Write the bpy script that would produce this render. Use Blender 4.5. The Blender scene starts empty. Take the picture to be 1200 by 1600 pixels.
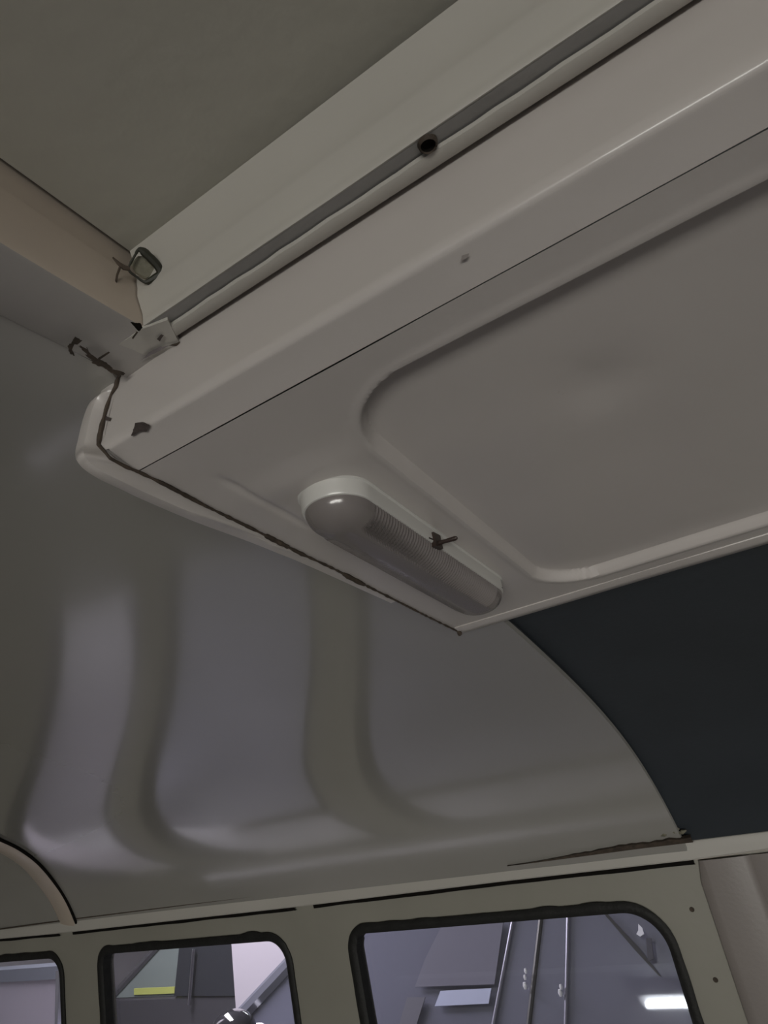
import bpy, bmesh, math, random, bisect
import numpy as np
from mathutils import Vector, Matrix, noise, geometry

random.seed(7)
SC = bpy.context.scene
COL = SC.collection
EYE = 1.90          # eye height above the garage floor (metres)

# ---------------------------------------------------------------- camera
F_PX = 1012.376     # focal length in pixels of the 1200-wide frame
RW = np.array([[.839, .342, .424], [.517, -.253, -.818], [-.172, .905, -.389]])
_a = np.array([-2000., 815.]); _b = np.array([640., 313.])
_dX = -np.array([_a[0], -_a[1], -F_PX]); _dX /= np.linalg.norm(_dX)
_dY = np.array([_b[0], -_b[1], -F_PX]); _dY /= np.linalg.norm(_dY)
_dZ = np.cross(_dX, _dY)
RW = np.stack([_dX, _dY, _dZ])
cam_d = bpy.data.cameras.new('camera')
cam = bpy.data.objects.new('camera', cam_d)
COL.objects.link(cam)
cam_d.sensor_fit = 'HORIZONTAL'
cam_d.sensor_width = 36.0
cam_d.lens = F_PX / 1200 * 36.0
cam_d.clip_start = 0.01
m = Matrix([list(RW[0]) + [0], list(RW[1]) + [0], list(RW[2]) + [EYE], [0, 0, 0, 1]])
cam.matrix_world = m
SC.camera = cam

# ---------------------------------------------------------------- world, exposure
SC.view_settings.view_transform = 'Standard'
SC.view_settings.look = 'None'
SC.view_settings.gamma = 1
SC.view_settings.exposure = 0.54
SC.view_settings.use_curve_mapping = False
SC.cycles.use_denoising = True
SC.cycles.max_bounces = 10
SC.cycles.diffuse_bounces = 6
SC.cycles.glossy_bounces = 5
SC.cycles.transmission_bounces = 8
SC.cycles.transparent_max_bounces = 12
SC.cycles.sample_clamp_indirect = 4
SC.cycles.caustics_reflective = False
SC.cycles.caustics_refractive = False
W = bpy.data.worlds.new('world'); SC.world = W; W.use_nodes = True
W.node_tree.nodes['Background'].inputs[0].default_value = (.80, .84, 1, 1)
W.node_tree.nodes['Background'].inputs[1].default_value = .05
TUBE_POWER = 30.0

def soft_light(name, loc, aim, sx, sy, power, color=(1, .97, .95)):
    ld = bpy.data.lights.new(name, 'AREA'); ld.shape = 'RECTANGLE'; ld.size = sx; ld.size_y = sy
    ld.energy = power; ld.color = color
    o = bpy.data.objects.new(name, ld); COL.objects.link(o)
    o.location = (loc[0], loc[1], loc[2] + EYE)
    o.rotation_euler = (Vector(aim) - Vector(loc)).to_track_quat('-Z', 'Y').to_euler()
    return o

# ---------------------------------------------------------------- helpers (coordinates relative to the eye)
def ray(x, y):
    d = RW @ np.array([x - 600, -(y - 800), -F_PX]); return d / np.linalg.norm(d)
def on_x(p, v): d = ray(*p); return d * v / d[0]
def on_z(p, v): d = ray(*p); return d * v / d[2]
def on_wall(p):
    d = ray(*p); return d * (1.1 - .07 * .14) / (d[1] + .07 * d[2])
def wall_y(z): return 1.1 + .07 * (-.14 - z)
UN, UD = np.array([0, .124, 1.]), .15 + .124 * .177
def on_under(p, drop=0): d = ray(*p); return d * (UD - drop) / (UN @ d)
def under_z(y): return UD - .124 * y

KS = 1.0            # scale of the opening frame about the eye while it is being built
KF = .8085
def obj(name, verts, faces, mat, parent=None, smooth=True):
    verts = [(v[0] * KS, v[1] * KS, v[2] * KS) for v in verts]
    vs = [Vector((v[0], v[1], v[2] + EYE)) for v in verts]
    if parent is not None:
        org = parent_world(parent)
    else:
        lo = Vector((min(v[i] for v in vs) for i in range(3))); hi = Vector((max(v[i] for v in vs) for i in range(3)))
        org = Vector(((lo.x + hi.x) / 2, (lo.y + hi.y) / 2, lo.z))
    me = bpy.data.meshes.new(name)
    me.from_pydata([v - org for v in vs], [], [list(f) for f in faces])
    me.materials.append(mat)
    me.update()
    bm = bmesh.new(); bm.from_mesh(me); bmesh.ops.recalc_face_normals(bm, faces=bm.faces); bm.to_mesh(me); bm.free()
    if smooth:
        for p in me.polygons: p.use_smooth = True
        try: me.set_sharp_from_angle(angle=math.radians(38))
        except Exception: pass
    o = bpy.data.objects.new(name, me); COL.objects.link(o)
    if parent is not None:
        o.parent = parent
    else:
        o.location = org
    return o
def parent_world(p):
    v = p.location.copy()
    while p.parent is not None:
        p = p.parent; v = v + p.location
    return v
def tag(o, label, cat, group=None):
    o['label'] = label; o['category'] = cat
    if group: o['group'] = group
    return o
def struct(o, label=None):
    o['kind'] = 'structure'
    if label: o['label'] = label
    return o
def thing(name, loc, label, cat, group=None):
    o = bpy.data.objects.new(name, None); COL.objects.link(o)
    o.empty_display_size = .05
    o.location = (loc[0] * KS, loc[1] * KS, loc[2] * KS + EYE)
    return tag(o, label, cat, group)

class MB:
    def __init__(s): s.v = []; s.f = []
    def add(s, v, f):
        n = len(s.v); s.v += [tuple(q) for q in v]; s.f += [tuple(i + n for i in q) for q in f]; return s
    def grid(s, rows, closed_u=False, closed_v=False):
        r = len(rows); c = len(rows[0]); v = [p for row in rows for p in row]; f = []
        for i in range(r - (0 if closed_u else 1)):
            for j in range(c - (0 if closed_v else 1)):
                i2 = (i + 1) % r; j2 = (j + 1) % c
                f.append((i * c + j, i2 * c + j, i2 * c + j2, i * c + j2))
        return s.add(v, f)
    def box(s, a, b):
        x0, y0, z0 = a; x1, y1, z1 = b
        v = [(x0, y0, z0), (x1, y0, z0), (x1, y1, z0), (x0, y1, z0), (x0, y0, z1), (x1, y0, z1), (x1, y1, z1), (x0, y1, z1)]
        return s.add(v, [(0, 3, 2, 1), (4, 5, 6, 7), (0, 1, 5, 4), (1, 2, 6, 5), (2, 3, 7, 6), (3, 0, 4, 7)])
    def tube(s, pts, rad, n=10, closed=False, cap=True):
        pts = [Vector(p) for p in pts]; rows = []; N = len(pts)
        if not hasattr(rad, '__len__'): rad = [rad] * N
        up = None
        for i, p in enumerate(pts):
            t = (pts[(i + 1) % N] - pts[i - 1]) if closed else (pts[min(i + 1, N - 1)] - pts[max(i - 1, 0)])
            t.normalize()
            if up is None: up = t.orthogonal().normalized()
            up = (up - t * up.dot(t)).normalized(); w = t.cross(up)
            rows.append([p + (up * math.cos(2 * math.pi * k / n) + w * math.sin(2 * math.pi * k / n)) * rad[i] for k in range(n)])
        base = len(s.v)
        s.grid(rows, closed_u=closed, closed_v=True)
        if cap and not closed:
            s.f.append(tuple(base + k for k in range(n))); s.f.append(tuple(base + (N - 1) * n + k for k in reversed(range(n))))
        return s
    def prism(s, poly, ext):            # poly: list of 3D points, ext: vector
        n = len(poly); e = Vector(ext)
        v = [Vector(p) for p in poly] + [Vector(p) + e for p in poly]
        f = [tuple(range(n)), tuple(reversed(range(n, 2 * n)))] + [(i, (i + 1) % n, (i + 1) % n + n, i + n) for i in range(n)]
        return s.add(v, f)
    def build(s, name, mat, parent=None, smooth=True): return obj(name, s.v, s.f, mat, parent, smooth)

def rrect(x0, z0, x1, z1, r, n=10):
    if not hasattr(r, '__len__'): r = (r,) * 4     # order: TR, TL, BL, BR
    c = [(x1 - r[0], z1 - r[0], 0, r[0]), (x0 + r[1], z1 - r[1], 90, r[1]), (x0 + r[2], z0 + r[2], 180, r[2]), (x1 - r[3], z0 + r[3], 270, r[3])]
    out = []
    for cx, cz, a, rr in c:
        for k in range(n + 1):
            t = math.radians(a + 90 * k / n); out.append((cx + rr * math.cos(t), cz + rr * math.sin(t)))
    return out
def resample(poly, step, closed=True):
    pts = [Vector(p) for p in poly]; out = []
    n = len(pts)
    for i in range(n if closed else n - 1):
        a, b = pts[i], pts[(i + 1) % n]; L = (b - a).length; k = max(1, int(L / step))
        for j in range(k): out.append(a.lerp(b, j / k))
    if not closed: out.append(pts[-1])
    return out
def catmull(pts, n):
    P = [np.array(p, float) for p in pts]; P = [2 * P[0] - P[1]] + P + [2 * P[-1] - P[-2]]; out = []
    for i in range(1, len(P) - 2):
        for k in range(n):
            t = k / n
            out.append(.5 * ((2 * P[i]) + (-P[i - 1] + P[i + 1]) * t + (2 * P[i - 1] - 5 * P[i] + 4 * P[i + 1] - P[i + 2]) * t * t + (-P[i - 1] + 3 * P[i] - 3 * P[i + 1] + P[i + 2]) * t ** 3))
    out.append(P[-2]); return out
def smooth(a, b, v): t = min(1, max(0, (v - a) / (b - a))); return t * t * (3 - 2 * t)
def nz(x, y=0, z=0): return noise.noise(Vector((x, y, z)))

# ---------------------------------------------------------------- materials
def mat(name, col, rough=.5, metal=0, spec=.5, coat=0, coat_rough=.1, var=0, var_scale=6, bump=0, bump_scale=200, trans=0, emit=None, estr=0, dirt=None, dirt_scale=40, dirt_amt=.0):
    M = bpy.data.materials.new(name); M.use_nodes = True; nt = M.node_tree; B = nt.nodes['Principled BSDF']
    B.inputs['Base Color'].default_value = (*col, 1); B.inputs['Roughness'].default_value = rough; B.inputs['Metallic'].default_value = metal
    B.inputs['Specular IOR Level'].default_value = spec; B.inputs['Coat Weight'].default_value = coat; B.inputs['Coat Roughness'].default_value = coat_rough
    B.inputs['Transmission Weight'].default_value = trans
    if emit: B.inputs['Emission Color'].default_value = (*emit, 1); B.inputs['Emission Strength'].default_value = estr
    tc = nt.nodes.new('ShaderNodeTexCoord')
    if var or dirt:
        nn = nt.nodes.new('ShaderNodeTexNoise'); nn.inputs['Scale'].default_value = var_scale; nn.inputs['Detail'].default_value = 5
        nt.links.new(tc.outputs['Object'], nn.inputs['Vector'])
        rp = nt.nodes.new('ShaderNodeValToRGB')
        rp.color_ramp.elements[0].position = .3; rp.color_ramp.elements[1].position = .7
        rp.color_ramp.elements[0].color = (*[c * (1 - var) for c in col], 1); rp.color_ramp.elements[1].color = (*[min(1, c * (1 + var)) for c in col], 1)
        nt.links.new(nn.outputs['Fac'], rp.inputs['Fac']); out = rp.outputs['Color']
        if dirt:
            n2 = nt.nodes.new('ShaderNodeTexNoise'); n2.inputs['Scale'].default_value = dirt_scale; n2.inputs['Detail'].default_value = 8; n2.inputs['Roughness'].default_value = .7
            nt.links.new(tc.outputs['Object'], n2.inputs['Vector'])
            r2 = nt.nodes.new('ShaderNodeValToRGB'); r2.color_ramp.elements[0].position = .68; r2.color_ramp.elements[1].position = .76
            mx = nt.nodes.new('ShaderNodeMix'); mx.data_type = 'RGBA'
            ml = nt.nodes.new('ShaderNodeMath'); ml.operation = 'MULTIPLY'; ml.inputs[1].default_value = dirt_amt
            nt.links.new(n2.outputs['Fac'], r2.inputs['Fac']); nt.links.new(r2.outputs['Color'], ml.inputs[0]); nt.links.new(ml.outputs[0], mx.inputs[0])
            nt.links.new(out, mx.inputs[6]); mx.inputs[7].default_value = (*dirt, 1); out = mx.outputs[2]
        nt.links.new(out, B.inputs['Base Color'])
    if bump:
        n3 = nt.nodes.new('ShaderNodeTexNoise'); n3.inputs['Scale'].default_value = bump_scale; n3.inputs['Detail'].default_value = 3
        nt.links.new(tc.outputs['Object'], n3.inputs['Vector'])
        bp = nt.nodes.new('ShaderNodeBump'); bp.inputs['Strength'].default_value = bump; bp.inputs['Distance'].default_value = .002
        nt.links.new(n3.outputs['Fac'], bp.inputs['Height']); nt.links.new(bp.outputs['Normal'], B.inputs['Normal'])
    return M
def pane_mat(name, tint=(.9, .92, .95), ior=1.5, rough=0.0, haze=0.0):
    M = bpy.data.materials.new(name); M.use_nodes = True; nt = M.node_tree; nt.nodes.clear()
    o = nt.nodes.new('ShaderNodeOutputMaterial'); tr = nt.nodes.new('ShaderNodeBsdfTransparent'); tr.inputs[0].default_value = (*tint, 1)
    gl = nt.nodes.new('ShaderNodeBsdfGlossy'); gl.inputs['Roughness'].default_value = rough; fr = nt.nodes.new('ShaderNodeMath'); fr.operation = 'MULTIPLY_ADD'
    lw = nt.nodes.new('ShaderNodeLayerWeight'); lw.inputs[0].default_value = .5
    pw = nt.nodes.new('ShaderNodeMath'); pw.operation = 'POWER'; pw.inputs[1].default_value = 5
    nt.links.new(lw.outputs['Facing'], pw.inputs[0]); nt.links.new(pw.outputs[0], fr.inputs[0]); fr.inputs[1].default_value = .93; fr.inputs[2].default_value = .06
    mx = nt.nodes.new('ShaderNodeMixShader'); nt.links.new(fr.outputs[0], mx.inputs[0]); nt.links.new(tr.outputs[0], mx.inputs[1]); nt.links.new(gl.outputs[0], mx.inputs[2])
    last = mx.outputs[0]
    if haze:
        df = nt.nodes.new('ShaderNodeBsdfDiffuse'); df.inputs[0].default_value = (.75, .72, .74, 1)
        m2 = nt.nodes.new('ShaderNodeMixShader'); m2.inputs[0].default_value = haze
        nt.links.new(last, m2.inputs[1]); nt.links.new(df.outputs[0], m2.inputs[2]); last = m2.outputs[0]
    nt.links.new(last, o.inputs[0]); return M

PAINT = (.46, .44, .40)
M_paint = mat('cream_paint', PAINT, rough=.36, coat=.25, coat_rough=.12, var=.05, var_scale=5, bump=.10, bump_scale=60, dirt=(.25, .2, .15), dirt_scale=70, dirt_amt=.25)
M_box = mat('cream_gloss_paint', (.51, .475, .45), rough=.33, coat=.35, coat_rough=.12, var=.04, var_scale=7, bump=.08, bump_scale=70, dirt=(.25, .2, .15), dirt_scale=90, dirt_amt=.2)
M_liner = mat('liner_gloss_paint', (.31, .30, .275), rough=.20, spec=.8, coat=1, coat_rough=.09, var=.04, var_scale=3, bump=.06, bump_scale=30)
M_bow = mat('yellowed_cream_paint', (.47, .40, .33), rough=.4, coat=.2, var=.07, var_scale=12, bump=.12, bump_scale=80, dirt=(.2, .14, .08), dirt_scale=60, dirt_amt=.3)
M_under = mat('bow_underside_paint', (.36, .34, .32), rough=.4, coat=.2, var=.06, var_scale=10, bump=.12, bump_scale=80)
M_roof = mat('roof_skin_paint', (.38, .365, .315), rough=.5, var=.05, var_scale=6, bump=.2, bump_scale=90)
M_blue = mat('dark_blue_paint', (.033, .039, .046), rough=.55, spec=.3, var=.08, var_scale=8, bump=.1, bump_scale=150)
M_black = mat('black_gap', (.008, .007, .006), rough=.9, spec=.1)
M_rubber = mat('black_rubber', (.014, .014, .013), rough=.6, spec=.3, var=.2, var_scale=60, bump=.4, bump_scale=250)
M_grime = mat('brown_grime', (.055, .04, .028), rough=.8, var=.4, var_scale=120, bump=.5, bump_scale=300)
M_chip = mat('bare_steel_chip', (.075, .06, .055), rough=.7, metal=.2, var=.35, var_scale=200, bump=.4, bump_scale=400)
M_putty = mat('olive_putty', (.17, .16, .115), rough=.7, var=.25, var_scale=150, bump=.4, bump_scale=300)
M_lampbase = mat('white_lamp_plastic', (.58, .57, .54), rough=.28, coat=.3, var=.03)
M_switch = mat('dark_brown_plastic', (.03, .018, .014), rough=.35)
M_foil = mat('lamp_reflector', (.50, .48, .46), rough=.3, metal=.6)
M_bulbglass = mat('bulb_glass', (.85, .85, .85), rough=.05, trans=.9)
M_metal = mat('dull_metal', (.45, .44, .42), rough=.3, metal=1)
M_glass = pane_mat('window_glass', (.95, .96, .98), haze=.05)

# lens: pinkish clear ribbed plastic
M_lens = mat('ribbed_lens_plastic', (.50, .45, .43), rough=.20, coat=.25, coat_rough=.06, trans=.6, spec=.7)
# =================================================================================
# THE VAN'S INSIDE
# =================================================================================
XL, XR = -2.30, 1.25           # ends of the cabin built here
X_END = -.21                   # left end of the overhead duct
X_ARCH = -.192                 # right edge of the pale liner
Z_LIP = .235; Z_TOP = .285
X_BOW0, X_BOW1 = -.250, -.21

_C = [-0.7452629163801516, 1.2132460219137688, -0.3681264480480581, -0.23775919643279592, -0.10568581183772334, -0.014521023826594169, 0.19538497532838414]
COVE = [np.array([y, float(np.polyval(_C, y))]) for y in np.linspace(-.12, 1.09, 110)]
def cove_pt(t):               # t in 0..1 along profile
    k = t * (len(COVE) - 1); i = min(int(k), len(COVE) - 2); return COVE[i] * (1 - (k - i)) + COVE[i + 1] * (k - i)
def cove_z(y):
    return float(np.interp(y, [p[0] for p in COVE], [p[1] for p in COVE]))
def on_cove(p, drop=0.0):
    d = ray(*p); prev = None
    for s in np.linspace(.15, 6, 6000):
        q = d * s
        if q[1] > 1.09: return q
        if q[1] > -.1 and q[2] > cove_z(q[1]) - drop: return q
    return q

def cove_sheet(x0, x1, nx, off=0.0, y_min=-1, dent=None, edge=None):
    rows = []
    for i in range(nx + 1):
        row = []
        for j in range(len(COVE)):
            y, z = COVE[j]
            if y < y_min: continue
            xe = x1 + (edge(y) if edge else 0)
            x = x0 + (xe - x0) * i / nx
            z = z + off
            if dent: z += dent(x, y)
            row.append((x, y, z))
        rows.append(row)
    return rows

def liner_dent(x, y):
    # soft pressings and dents of the sheet towards the end of the cabin
    a = .003 * math.exp(-((x + 1.02 + .35 * (y - .7)) / .06) ** 2) * math.exp(-((y - .72) / .20) ** 2)
    b = .004 * math.exp(-((x + .72 + .25 * (y - .55)) / .045) ** 2) * math.exp(-((y - .58) / .18) ** 2)
    return .0005 * nz(x * 2.2, y * 3, 3)

# pale liner: from the left end to the arch edge, with its rolled thickness at the arch
mb = MB()
def liner_edge(y):             # the lining stops at the bow, then behind the duct's end, then at the arch
    return -.011 if y < .158 else (-.011 - .006 * (y - .158) / .01 if y < .168 else (-.017 if y < .43 else (-.017 + .017 * min(1, (y - .43) / .05))))
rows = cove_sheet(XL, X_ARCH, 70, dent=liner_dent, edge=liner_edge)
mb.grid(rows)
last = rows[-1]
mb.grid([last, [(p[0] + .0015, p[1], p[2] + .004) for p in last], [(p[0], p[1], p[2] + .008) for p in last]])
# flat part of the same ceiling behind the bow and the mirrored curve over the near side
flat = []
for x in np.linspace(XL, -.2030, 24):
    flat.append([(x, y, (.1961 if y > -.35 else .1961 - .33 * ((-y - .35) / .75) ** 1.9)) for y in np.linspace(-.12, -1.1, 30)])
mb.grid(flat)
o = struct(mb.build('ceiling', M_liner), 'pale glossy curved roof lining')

# dark blue unlined roof to the right of the arch
mb = MB()
mb.grid([[(x, y, z) for (x, y, z) in r] for r in cove_sheet(X_ARCH - .02, XR, 20, off=.013, y_min=.40)])
o = struct(mb.build('ceiling', M_blue), 'dark blue bare roof panel right of the lining')

# outer roof skin over everything
mb = MB()
ys = np.linspace(-1.13, 1.13, 60)
mb.grid([[(x, y, .47 * (1 - (abs(y) / 1.13) ** 2.6) - .13) for y in ys] for x in np.linspace(XL - .04, XR + .02, 12)])
mb.grid([[(XR + .02, y, .47 * (1 - (abs(y) / 1.13) ** 2.6) - .13) for y in ys], [(XR + .02, y, min(.10, .47 * (1 - (abs(y) / 1.13) ** 2.6) - .135)) for y in ys]])
struct(mb.build('roof', mat('outer_roof_paint', (.5, .5, .5), rough=.4)), 'outer roof skin of the van')

KS = KF
# raised roof panel in the opening (dark, top left of the photo)
mb = MB()
Y_OP0, Y_OP1 = -.55, .185
rows = []
for x in np.linspace(X_BOW1 - .004, XR, 40):
    rows.append([(x, y, Z_TOP + .022 * math.sin(math.pi * min(1, max(0, (x - X_BOW1) / 1.4))) + .006 * math.sin(math.pi * (y - Y_OP0) / (Y_OP1 - Y_OP0)) + .0012 * nz(x * 5, y * 5)) for y in np.linspace(Y_OP0, Y_OP1, 24)])
mb.grid(rows)
mb.grid([[(x, Y_OP0, Z_TOP + .03), (x, Y_OP0, .240), (x, -1.0, .19), (x, -1.34, -.10)] for x in np.linspace(X_BOW1, XR, 20)])
o = struct(mb.build('ceiling', M_roof), 'dim raised roof panel above the opening frame')

# ---- roof bow (cross member) left of the opening
mb = MB()
prof = [(X_BOW0, .2400), (X_BOW0, .2345), (X_BOW0 + .002, .2330), (X_BOW1 - .003, .2345), (X_BOW1 - .001, .2352), (X_BOW1, .2375), (X_BOW1 - .001, .266), (X_BOW1 - .006, .270), (X_BOW1 - .007, .292)]
rows = []
for y in np.linspace(-.70, .204, 64):
    w = .0012 * nz(y * 9, 1)
    rows.append([(px + (w if 3 <= k <= 7 else 0), y, pz + .0008 * nz(y * 12, k)) for k, (px, pz) in enumerate(prof)])
bow = struct(MB().grid([r[4:] for r in rows]).build('trim_1', M_bow), 'yellowed cream roof bow across the ceiling')
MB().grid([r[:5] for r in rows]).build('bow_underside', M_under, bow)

# ---- long frame of the opening: wall, lip, groove, strip above the slot
frame = bpy.data.objects.new('trim_2', None); COL.objects.link(frame); frame.location = (.2 * KF, .19 * KF, EYE + .235 * KF); struct(frame, 'painted side rail of the roof opening with a long groove')
xs = np.linspace(X_BOW1 + .0, XR, 160)
def yz(t, z): return (z / t, z)
rows = []
for x in xs:
    row = []
    for (t, z) in [(1.575, .2865), (1.588, .2845), (1.60, .2800)]:
        row.append((x, z / t, z))
    for (t, z) in [(1.50, .2680), (1.435, .2570), (1.425, .2550), (1.41, .2520), (1.33, .2420), (1.310, .2385), (1.296, .2358), (1.288, .2350), (1.282, .2353)]:
        y = z / t
        row.append((x, y + .0004 * nz(x * 14, t * 9), z))
    rows.append(row)
MB().grid(rows).build('opening_flange', M_paint, frame)
# concave groove
rows = []
for x in xs:
    row = []
    jag = .0009 * nz(x * 55, 2) + .0006 * nz(x * 160, 5)
    if x > .02: jag *= .25
    for k in range(9):
        u = k / 8; t = 1.282 + (1.236 - 1.282) * u; z = .2351 + .0021 * min(1, u / .9) ** 1.2 - (.0018 if k == 8 else 0)
        y = z / t + (jag * 1.2 if k >= 7 else 0) + .0010 * u
        row.append((x, y, z))
    rows.append(row)
MB().grid(rows).build('groove', mat('shaded_groove_paint', (.30, .295, .285), rough=.4, var=.08, var_scale=30, bump=.15, bump_scale=120), frame)  # groove's shade is put into a darker paint colour
# thick chipped paint strip between groove and slot
rows = []
for x in xs:
    jag = .0010 * nz(x * 55, 2) + .0007 * nz(x * 160, 5)
    if x > .02: jag *= .25
    a = .2350 / 1.234 + jag + .0006
    rows.append([(x, a, .2362), (x, a + .0004, .2345), (x, a + .0014, .2342), (x, .2345 / 1.184, .2345), (x, .2350 / 1.180, .2352), (x, .2400 / 1.186, .2420)])
MB().grid(rows).build('rail_strip', M_paint, frame)
# black inside of the slot
rows = [[(x, .198, .2425), (x, .212, .2425)] for x in (X_END + .02, XR)]
MB().grid(rows).build('slot_gap', M_black, frame)
# drilled hole in the groove
c = on_z((668, 224), .2352)
mb = MB(); R = .0032
mb.grid([[(c[0] + r * math.cos(a), c[1] + r * math.sin(a), z) for a in np.linspace(0, 2 * math.pi, 24, endpoint=False)] for r, z in [(R * 1.35, .2358), (R * 1.25, .2340), (R * 1.05, .2332), (R * .95, .2340)]], closed_v=True)
mb.build('hole_rim', M_grime, frame)
mb = MB(); mb.grid([[(c[0] + r * math.cos(a), c[1] + r * math.sin(a), z) for a in np.linspace(0, 2 * math.pi, 24, endpoint=False)] for r, z in [(R * 1.06, .2338), (R * .8, .2352), (.00001, .2356)]], closed_v=True)
mb.build('screw_hole', M_black, frame)

# =================================================================================
# OVERHEAD DUCT (the boxy air duct with the dome lamp)
# =================================================================================
KS = 1.0
duct = thing('overhead_duct', (.30, .33, .109), 'cream painted metal overhead duct box with recessed panel under the roof', 'overhead duct')
XD = XR
Y_SEAM, Y_FAR = .1775, .503
# side panel with rounded lower edge
SA, SB = Vector((0, .2022 * KF, .2345 * KF)), Vector((0, .1612, .1565))
def on_side(p, off=0):           # plane of the side panel
    n = Vector((0, SA.z - SB.z, -(SA.y - SB.y))).normalized(); d = Vector(ray(*p)); return d * ((SB.dot(n) - off) / d.dot(n))
BEAD_S = [on_side(p) for p in [(186, 583), (181, 604), (173, 617), (165, 642), (160, 662), (156, 680), (154, 695)]]
BEAD_B = [Vector(on_under(p)) for p in [(172, 716), (196, 729), (218, 738), (260, 758), (320, 790), (400, 829), (470, 865), (520, 888), (560, 909), (620, 939), (665, 962), (718, 988)]]
_bz = sorted([(q.z, q.x) for q in BEAD_S]); _by = sorted([(q.y, q.x) for q in BEAD_B])
def xe_side(z): return float(np.interp(z, [a for a, _ in _bz], [b for _, b in _bz]))
def xe_under(y): return float(np.interp(y, [a for a, _ in _by], [b for _, b in _by]))
def side_profile():
    A = np.array([.2345 / 1.160, .2345 + .0012]) * KF; B0 = np.array([.1612, .1565]); C0 = np.array([Y_SEAM, under_z(Y_SEAM) + .0002])
    pts = [A + np.array([.0015, .006]), A, A * .75 + B0 * .25, A * .5 + B0 * .5, A * .25 + B0 * .75]
    r = .0048; u = (A - B0) / np.linalg.norm(A - B0); v = (C0 - B0) / np.linalg.norm(C0 - B0)
    for k in range(9):
        s = k / 8; p0 = B0 + u * r; p2 = B0 + v * r * .7; pts.append((1 - s) ** 2 * p0 + 2 * s * (1 - s) * (B0 - (u + v) * .0006) + s * s * p2)
    pts += [B0 * .35 + C0 * .65, C0 - v * .0012, C0, C0 + np.array([.0004, .0022])]
    return pts
SP = side_profile()
rows = []
for i_ in range(261):
    row = []
    for k, p in enumerate(SP):
        xe = xe_side(p[1]) if k < 11 else xe_under(max(p[0], .1775)) ; x = xe + (XD - xe) * (i_ / 260) ** 1.15
        w = 0
        if 5 <= k <= 13:
            w = (.00055 * nz(x * 38, 1) + .0004 * nz(x * 90, 4)) * min(1, max(0.15, (x + .16) / .08))
        wy = .0007 * nz(x * 6, k * .3, 7) if k > 0 else 0
        row.append((x, p[0] - w + wy * .5, p[1] - w * .8))
    rows.append(row)
MB().grid(rows).build('side_panel', M_box, duct)

# bottom panel: one pressed sheet with a recessed field
px0, px1, py0, py1 = -.119, 1.4, .197, .471
def sdf(x, y, r=.040):
    cx, cy = (px0 + px1) / 2, (py0 + py1) / 2; qx = abs(x - cx) - ((px1 - px0) / 2 - r); qy = abs(y - cy) - ((py1 - py0) / 2 - r)
    return math.hypot(max(qx, 0), max(qy, 0)) + min(max(qx, qy), 0) - r
def under(x, y):
    z = under_z(y)
    d = sdf(x, y)
    z += .0066 * smooth(.0018, -.0020, d)                    # recessed field
    z -= .0005 * math.exp(-((d - .0035) / .0022) ** 2)      # small bead around it
    # shallow crease by the lamp
    z += .0012 * math.exp(-((x + .189) / .0022) ** 2) * smooth(.20, .215, y) * smooth(.30, .25, y)
    z += .0006 * nz(x * 7, y * 7, 1) * smooth(.02, -.03, d) + .0003 * nz(x * 20, y * 20, 4)
    z -= .0016 * math.exp(-(((x + .160) / .03) ** 2 + ((y - .232) / .012) ** 2))
    z += .0018 * math.exp(-(((x + .020) / .016) ** 2 + ((y - .268) / .02) ** 2))
    return z
xs2 = [u for u in np.linspace(0, .19, 150)] + [.19 + (XD - X_END - .19) * k / 150 for k in range(1, 151)]
ys2 = np.linspace(Y_SEAM + .0004, Y_FAR, 190)
def ux(u, y): return xe_under(y) * (1 - min(1, u / .05)) + X_END * min(1, u / .05) + u
rows = [[(ux(u, y), y, under(ux(u, y), y)) for y in ys2] for u in xs2]
MB().grid(rows).build('bottom_panel', M_box, duct)
# far edge: rolled flange strip with a fine seam before it
rows = []
for x in np.linspace(X_END, XD, 60):
    zf = under_z(Y_FAR)
    w = .0005 * nz(x * 9, 8)
    rows.append([(x, Y_FAR - .0135, under_z(Y_FAR - .0135) + .0022), (x, Y_FAR - .0130, under_z(Y_FAR - .013) - .0006 + w), (x, Y_FAR - .007, zf - .0012 + w), (x, Y_FAR + .001, zf - .0020 + w), (x, Y_FAR + .0042, zf - .0002), (x, Y_FAR + .0050, zf + .004), (x, Y_FAR + .005, zf + .012)])
MB().grid(rows).build('rear_flange', M_box, duct)
# end cap closing the box (faces away)
poly = [(xe_side(p[1]) + .0015, p[0], p[1]) for p in SP[1:-1]] + [(X_END + .002, Y_FAR, under_z(Y_FAR)), (X_END + .002, Y_FAR, .135), (X_END + .002, .17, .188)]
MB().prism(poly, (.002, 0, 0)).build('end_cap', M_box, duct)

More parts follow.
